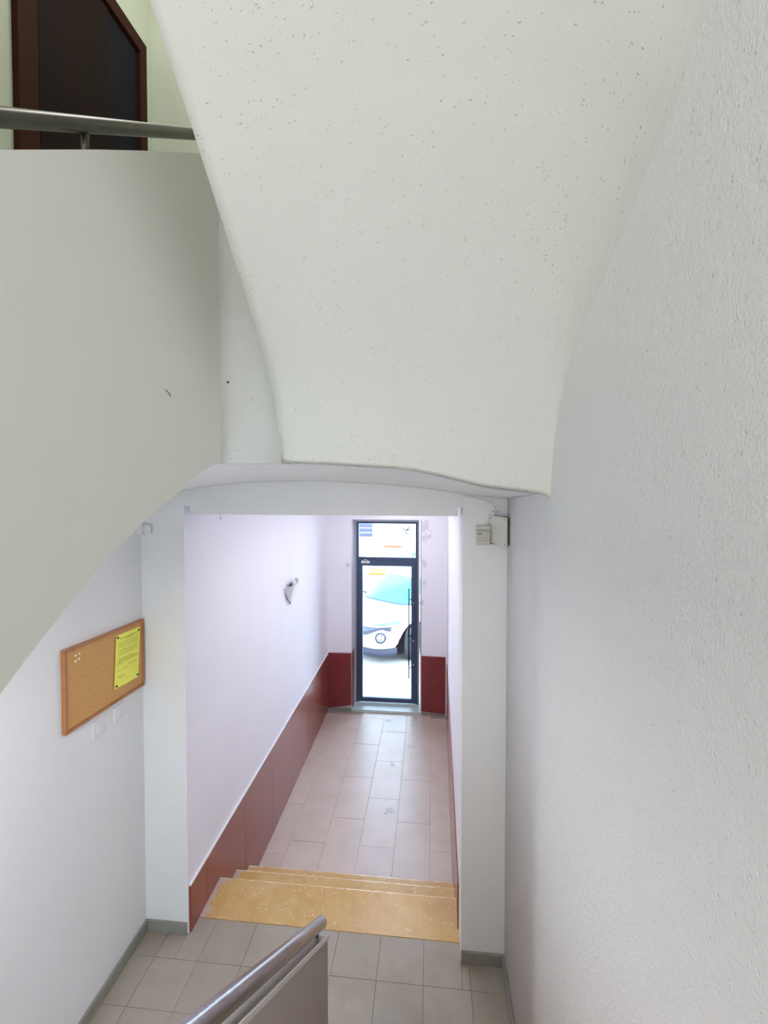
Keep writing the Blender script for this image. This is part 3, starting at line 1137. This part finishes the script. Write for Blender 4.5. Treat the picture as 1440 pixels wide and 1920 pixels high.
# our own facade outside
bm = new_bm(); box(bm, -6, CX0 - 0.2, 6.42, 6.62, -0.3, 7.4); box(bm, 0.6, 6, 6.42, 6.62, -0.3, 7.4); box(bm, CX0 - 0.2, 0.6, 6.42, 6.62, 3.3, 7.4)
struct(link('wall_exterior', bm, FACADE))


# ------------------------------------------------------------------ house across the street
hb = empty('townhouse', (0, 14, 0))
ks = []
bm = new_bm(); box(bm, -8, 8, 13.6, 14.2, -0.2, 7.5)
ks.append(link('wall', bm, FACADE, hb))
bm = new_bm(); box(bm, -8, 8, 13.55, 13.6, 0.02, 0.55)
ks.append(link('plinth', bm, simple('pale_plinth', (214, 210, 200), 0.8), hb, bevel=0.01))
SHUT = simple('grey_violet_shutter', (62, 58, 82), 0.6)
sf = None
bm = new_bm(); box(bm, -2.22, -1.66, 13.56, 13.6, 1.40, 2.7)
sf = link('window', bm, simple('pale_window_surround', (170, 190, 200), 0.6), hb, bevel=0.01)
ks.append(sf)
for k in range(9):
    bm = new_bm(); box(bm, -2.16, -1.71, 13.53, 13.565, 1.46 + k * 0.135, 1.46 + k * 0.135 + 0.105)
    sl = link('slat', bm, SHUT, sf)
    ks.append(sl)
local(hb, [k for k in ks if k.parent is hb])
for k in ks:
    if k.parent is sf:
        k.matrix_parent_inverse = Matrix()
# slats are modelled in world coordinates under 'window'
tag(hb, 'pale rendered townhouse front across the street, seen above the parked car', 'building')

# framed notice with scribbled black drawing
e = empty('wall_poster', (-0.70, 13.55, 1.55))
bm = new_bm(); box(bm, -0.87, -0.50, 13.585, 13.598, 1.52, 1.93)
a = link('board', bm, simple('white_board', (240, 240, 236), 0.6), e)
bm = new_bm()
r3 = random.Random(11)
for s in range(7):
    x0, z0 = -0.82 + r3.random() * 0.12, 1.56 + r3.random() * 0.12
    pts = [(x0, 13.582, z0)]
    for k in range(3):
        pts.append((pts[-1][0] + r3.uniform(-0.03, 0.08), 13.582, pts[-1][2] + r3.uniform(-0.04, 0.09)))
    tube(bm, pts, 0.015, 5)
tube(bm, [(-0.56, 13.582, 1.56), (-0.55, 13.582, 1.72), (-0.54, 13.582, 1.86)], 0.007, 5)
b = link('drawn_lines', bm, simple('dark_green_ink', (20, 26, 24), 0.7), e)
local(e, [a, b])
tag(e, 'white poster with loose dark line drawing on the townhouse wall across the street', 'poster')

# planters, barrier and small things on the far pavement seen through the glass
e = empty('orange_barrier', (-1.0, 12.9, 0.0))
OR = simple('orange_plastic', (150, 62, 6), 0.5)
bm = new_bm(); box(bm, -1.30, -0.82, 12.88, 12.92, 1.24, 1.31); bm2 = bm
a = link('rail', bm, OR, e, bevel=0.01)
bm = new_bm(); box(bm, -1.26, -1.22, 12.88, 12.92, 0.02, 1.24)
b = link('post', bm, IVORY, e)
bm = new_bm(); box(bm, -0.90, -0.86, 12.88, 12.92, 0.02, 1.24)
c = link('post', bm, IVORY, e)
a.rotation_euler = (0, 0, 0)
local(e, [a, b, c])
tag(e, 'street barrier with an orange top rail on the far pavement', 'barrier')

e = empty('litter_bin', (-1.46, 12.7, 0.02))
bm = new_bm(); box(bm, -1.66, -1.27, 12.5, 12.85, 0.02, 0.56)
a = link('bin_body', bm, IVORY, e, bevel=0.02)
bm = new_bm(); prism(bm, [(12.47, 0.56), (12.88, 0.56), (12.88, 0.68), (12.47, 0.62)], 'x', -1.69, -1.24)
b = link('bin_lid', bm, simple('amber_plastic', (158, 92, 20), 0.5), e, bevel=0.01)
local(e, [a, b])
tag(e, 'low pale bin with an amber lid on the pavement behind the parked car', 'bin')

e = empty('planter', (-0.50, 13.1, 0.0))
bm = new_bm(); lathe(bm, [(0.16, 0.0), (0.20, 0.35), (0.22, 0.72), (0.20, 0.74), (0.18, 0.70)], (-0.50, 13.1, 0.02), 'z', 16)
a = link('pot', bm, IVORY, e, smooth=True)
bm = new_bm()
for k in range(60):
    t_, h = r3.uniform(0, 6.28), r3.uniform(0.1, 0.42)
    rr = r3.uniform(0.02, 0.2)
    c = Vector((-0.50 + math.cos(t_) * rr, 13.1 + math.sin(t_) * rr, 0.72 + h))
    d = Vector((r3.uniform(-1, 1), r3.uniform(-1, 1), r3.uniform(-0.2, 1))).normalized() * 0.07
    s_ = d.cross(Vector((0, 0, 1))).normalized() * 0.02
    vs = [bm.verts.new(p) for p in (c, c + d * 0.5 + s_, c + d, c + d * 0.5 - s_)]
    bm.faces.new(vs)
tube(bm, [(-0.50, 13.1, 0.6), (-0.50, 13.1, 1.1)], 0.012, 6)
b = link('foliage', bm, simple('green_leaves', (30, 92, 52), 0.6), e)
b['kind'] = 'stuff'
local(e, [a, b])
tag(e, 'tall pale pot with small green plant on the far pavement', 'planter')


def car(name, loc, rz, paint, label, full=True):
    """car modelled nose at x=0, tail at x=-L, width along y"""
    e = empty(name, loc, rz)
    L, Wd = 3.9, 0.84
    RW = 0.31
    XF, XB = -0.80, -3.15

    def outline(x0, x1, hw, n=120, p=3.6):
        cx, hl = (x0 + x1) / 2, (x1 - x0) / 2
        r = []
        for k in range(n):
            t = 2 * math.pi * k / n
            c, s = math.cos(t), math.sin(t)
            r.append((cx + hl * math.copysign(abs(c) ** (2 / p), c), hw * math.copysign(abs(s) ** (2 / p), s)))
        return r

    levels = []
    for z, ins, wi in ((0.24, 0.12, 0.08), (0.30, 0.05, 0.03), (0.38, 0.015, 0.01), (0.46, 0.0, 0.0), (0.54, 0.0, 0.0), (0.62, 0.01, 0.0),
                       (0.70, 0.03, 0.01), (0.78, 0.08, 0.03), (0.84, 0.15, 0.05), (0.89, 0.26, 0.10), (0.92, 0.42, 0.2), (0.935, 0.62, 0.4), (0.94, 0.9, 0.75)):
        levels.append((z, outline(-L + ins * 0.7, -ins, Wd - wi)))
    fine = []
    for (za, oa), (zb, ob) in zip(levels, levels[1:]):
        for k in range(3):
            t = k / 3
            fine.append((za + (zb - za) * t, [(a[0] + (b[0] - a[0]) * t, a[1] + (b[1] - a[1]) * t) for a, b in zip(oa, ob)]))
    fine.append(levels[-1])
    bm = new_bm()
    P = []
    for z, o_ in fine:
        row = []
        for (x, y) in o_:
            zz = z
            for xw in (XF, XB):
                if abs(y) > Wd - 0.22:
                    dx = x - xw
                    if abs(dx) < RW + 0.07:
                        arch = 0.31 + math.sqrt((RW + 0.07) ** 2 - dx * dx)
                        if zz < arch:
                            zz = arch + (z - 0.24) * 0.02
            # bonnet falls towards the nose
            if x > -0.95 and z > 0.6:
                zz -= (x + 0.95) ** 2 * 0.24 * min(1, (z - 0.6) / 0.2)
            row.append((x, y, zz))
        P.append(row)
    V = grid_surface(bm, P, close_u=True)
    bm.faces.new(V[-1])
    link('body_shell', bm, paint, e, smooth=True)
    # greenhouse
    gl = []
    for z, xf, xb, hw in ((0.90, -0.78, -3.55, 0.70), (1.05, -1.02, -3.48, 0.67), (1.2, -1.28, -3.38, 0.62), (1.32, -1.52, -3.25, 0.57), (1.37, -1.68, -3.12, 0.52), (1.395, -1.9, -2.9, 0.40)):
        gl.append((z, outline(xb, xf, hw, 96, 4.2)))
    bm = new_bm()
    V = grid_surface(bm, [[(x, y, z) for (x, y) in o_] for z, o_ in gl], close_u=True)
    bm.faces.new(V[-1])
    link('cabin', bm, paint, e, smooth=True)

    def patch(a0, a1, zr, off):
        bm = new_bm()
        rows = []
        for z in zr:
            for (za, oa), (zb, ob) in zip(gl, gl[1:]):
                if za <= z <= zb:
                    t = (z - za) / (zb - za)
                    row = []
                    n = 96
                    for k in range(a0, a1 + 1):
                        a, b = oa[k % n], ob[k % n]
                        x, y = a[0] + (b[0] - a[0]) * t, a[1] + (b[1] - a[1]) * t
                        cx = -2.2
                        d = Vector((x - cx, y * 1.2, 0)).normalized()
                        row.append((x + d.x * off, y + d.y * off, z + off * 0.6))
                    rows.append(row)
                    break
        grid_surface(bm, rows)
        return bm
    zr = [0.93, 0.99, 1.05, 1.12, 1.2, 1.26, 1.31]
    link('windscreen', patch(-13, 13, zr, 0.012), CARGLASS, e, smooth=True)
    zs = [0.97, 1.05, 1.12, 1.2, 1.27]
    link('side_window', patch(17, 31, zs, 0.008), CARGLASS, e, smooth=True)
    link('side_window', patch(65, 79, zs, 0.008), CARGLASS, e, smooth=True)
    # cowl strip under the windscreen
    bm = new_bm()
    tube(bm, [(-0.795 - 0.28 * (abs(y) / 0.68) ** 4, y, 0.942 - 0.03 * (abs(y) / 0.68) ** 4) for y in [-0.68 + 0.068 * k for k in range(21)]], 0.02, 8)
    link('cowl', bm, CARBLUE, e, smooth=True)
    # lower bumper and splitter
    bm = new_bm()
    o1 = outline(-L + 0.15, -0.03, Wd - 0.03, 120)
    P = []
    for z, s in ((0.14, 0.965), (0.2, 0.985), (0.29, 0.99)):
        P.append([(-L / 2 + (x + L / 2) * s, y * s, z) for (x, y) in o1])
    V = grid_surface(bm, P, close_u=True)
    bm.faces.new(V[0])
    # keep only clear of the wheels
    for f in list(bm.faces):
        c = f.calc_center_median()
        if abs(c.y) > Wd - 0.2 and (abs(c.x - XF) < RW + 0.06 or abs(c.x - XB) < RW + 0.06):
            bm.faces.remove(f)
    link('lower_bumper', bm, CARDARK, e, smooth=False)

    # things on the nose, put on the shell's front surface
    def nose(y, z, off=0.0):
        p = 3.6
        ins = interp([(0.24, 0.12), (0.30, 0.05), (0.38, 0.015), (0.46, 0.0), (0.54, 0.0), (0.62, 0.01), (0.70, 0.03), (0.78, 0.08), (0.84, 0.15)], z)
        wi = interp([(0.24, 0.08), (0.30, 0.03), (0.38, 0.01), (0.46, 0.0), (0.62, 0.0), (0.70, 0.01), (0.78, 0.03), (0.84, 0.05)], z)
        x0, x1 = -L + ins * 0.7, -ins
        cx, hl = (x0 + x1) / 2, (x1 - x0) / 2
        s = min(0.9999, (abs(y) / (Wd - wi)))
        c = (1 - s ** p) ** (1 / p)
        return Vector((cx + hl * c + off, y, z))

    def nose_patch(poly_fn, y0, y1, off, n=14, m=4):
        bm = new_bm()
        rows = []
        for j in range(m + 1):
            row = []
            for i in range(n + 1):
                y = y0 + (y1 - y0) * i / n
                zl, zh = poly_fn(y)
                row.append(nose(y, zl + (zh - zl) * j / m, off))
            rows.append(row)
        grid_surface(bm, rows)
        return bm
    link('grille', nose_patch(lambda y: (0.535 + 0.115 * max(0, 1 - abs(abs(y) - 0.55) / 0.24), 0.684), -0.66, 0.66, 0.010, 28), CARDARK, e)
    bm = new_bm()
    for k in range(5):
        z = 0.608 + 0.014 * k
        tube(bm, [nose(y, z, 0.014) for y in [-0.3 - 0.05 * k + (0.6 + 0.1 * k) * i / 14 for i in range(15)]], 0.004, 5)
    link('grille_bar', bm, simple('grille_mesh', (90, 98, 118), 0.4), e)
    for s in (-1, 1):
        bm = nose_patch(lambda y: (0.705, 0.72 + 0.06 * (abs(y) - 0.40) / 0.34), 0.40 * s, 0.72 * s, 0.008, 8, 3)
        link('headlight', bm, simple('headlight_lens', (70, 92, 104), 0.2), e, smooth=True)
        # round lamp with dark ring in the bumper
        c = nose(0.55 * s, 0.505, 0.012)
        tl = (nose(0.59 * s, 0.505) - nose(0.51 * s, 0.505)).normalized()
        bm = new_bm()
        R = 0.085
        tube(bm, [c + tl * math.cos(t) * R + Vector((0, 0, math.sin(t) * R)) for t in [2 * math.pi * k / 20 for k in range(21)]], 0.019, 8)
        ring = link('fog_lamp', bm, CARDARK, e, smooth=True)
        bm = new_bm()
        tube(bm, [c + tl * (-0.04) + Vector((0.006, 0, -0.02)), c + Vector((0.006, 0, -0.035)), c + tl * 0.04 + Vector((0.006, 0, -0.02))], 0.008, 6)
        tube(bm, [c + tl * (0.01) + Vector((0.006, 0, 0.02)), c + tl * 0.03 + Vector((0.006, 0, 0.05))], 0.010, 6)
        link('lamp_reflector', bm, CARDARK, ring)
    # wheels
    for (xw, s) in ((XF, 1), (XF, -1), (XB, 1), (XB, -1)):
        yo = s * (Wd - 0.02)
        yi = s * (Wd - 0.22)
        bm = new_bm()
        w = abs(yo - yi)
        prof = [(RW - 0.10, 0.0), (RW - 0.03, 0.0), (RW - 0.005, 0.02), (RW, 0.035)]
        for g_ in range(4):
            c0 = 0.045 + g_ * (w - 0.09) / 4
            prof += [(RW, c0), (RW - 0.010, c0 + 0.006), (RW - 0.010, c0 + 0.012), (RW, c0 + 0.018)]
        prof += [(RW, w - 0.035), (RW - 0.005, w - 0.02), (RW - 0.03, w), (RW - 0.10, w)]
        lathe(bm, prof, (0, 0, 0), 'y', 36)
        for v in bm.verts:
            v.co.y -= w / 2
        wh = link('tyre', bm, BLACK, e, smooth=False)
        wh.location = (xw, (yo + yi) / 2, RW)
        if xw == XF:
            wh.rotation_euler = (0, 0, math.radians(30))
        bm = new_bm()
        sgn = s
        lathe(bm, [(RW - 0.10, -w / 2 - 0.001), (RW - 0.12, -w / 2 + 0.01), (0.05, -w / 2 + 0.03), (0.05, w / 2 - 0.03), (RW - 0.12, w / 2 - 0.01), (RW - 0.10, w / 2 + 0.001)], (0, 0, 0), 'y', 30)
        link('rim', bm, GREYPL, wh)
    # mirrors
    for s in (-1, 1):
        bm = new_bm()
        lathe(bm, [(0.02, -0.11), (0.065, -0.09), (0.075, 0.0), (0.065, 0.08), (0.02, 0.10)], (-1.08, 0.84 * s, 0.98), 'y', 14)
        for v in bm.verts:
            v.co.x = -1.08 + (v.co.x + 1.08) * 0.6
        link('mirror', bm, paint, e, smooth=True)
        bm = new_bm(); tube(bm, [(-1.10, 0.66 * s, 0.94), (-1.09, 0.78 * s, 0.96)], 0.02, 8)
        link('mirror_arm', bm, CARDARK, e)
    return tag(e, label, 'car')


# nose points down-left in the picture: heading about 40 degrees off the street's normal
car('parked_car', (-1.40, 8.30, -0.145), math.radians(-90 - 34), CARPAINT, 'white parked hatchback seen through the entrance door glass')
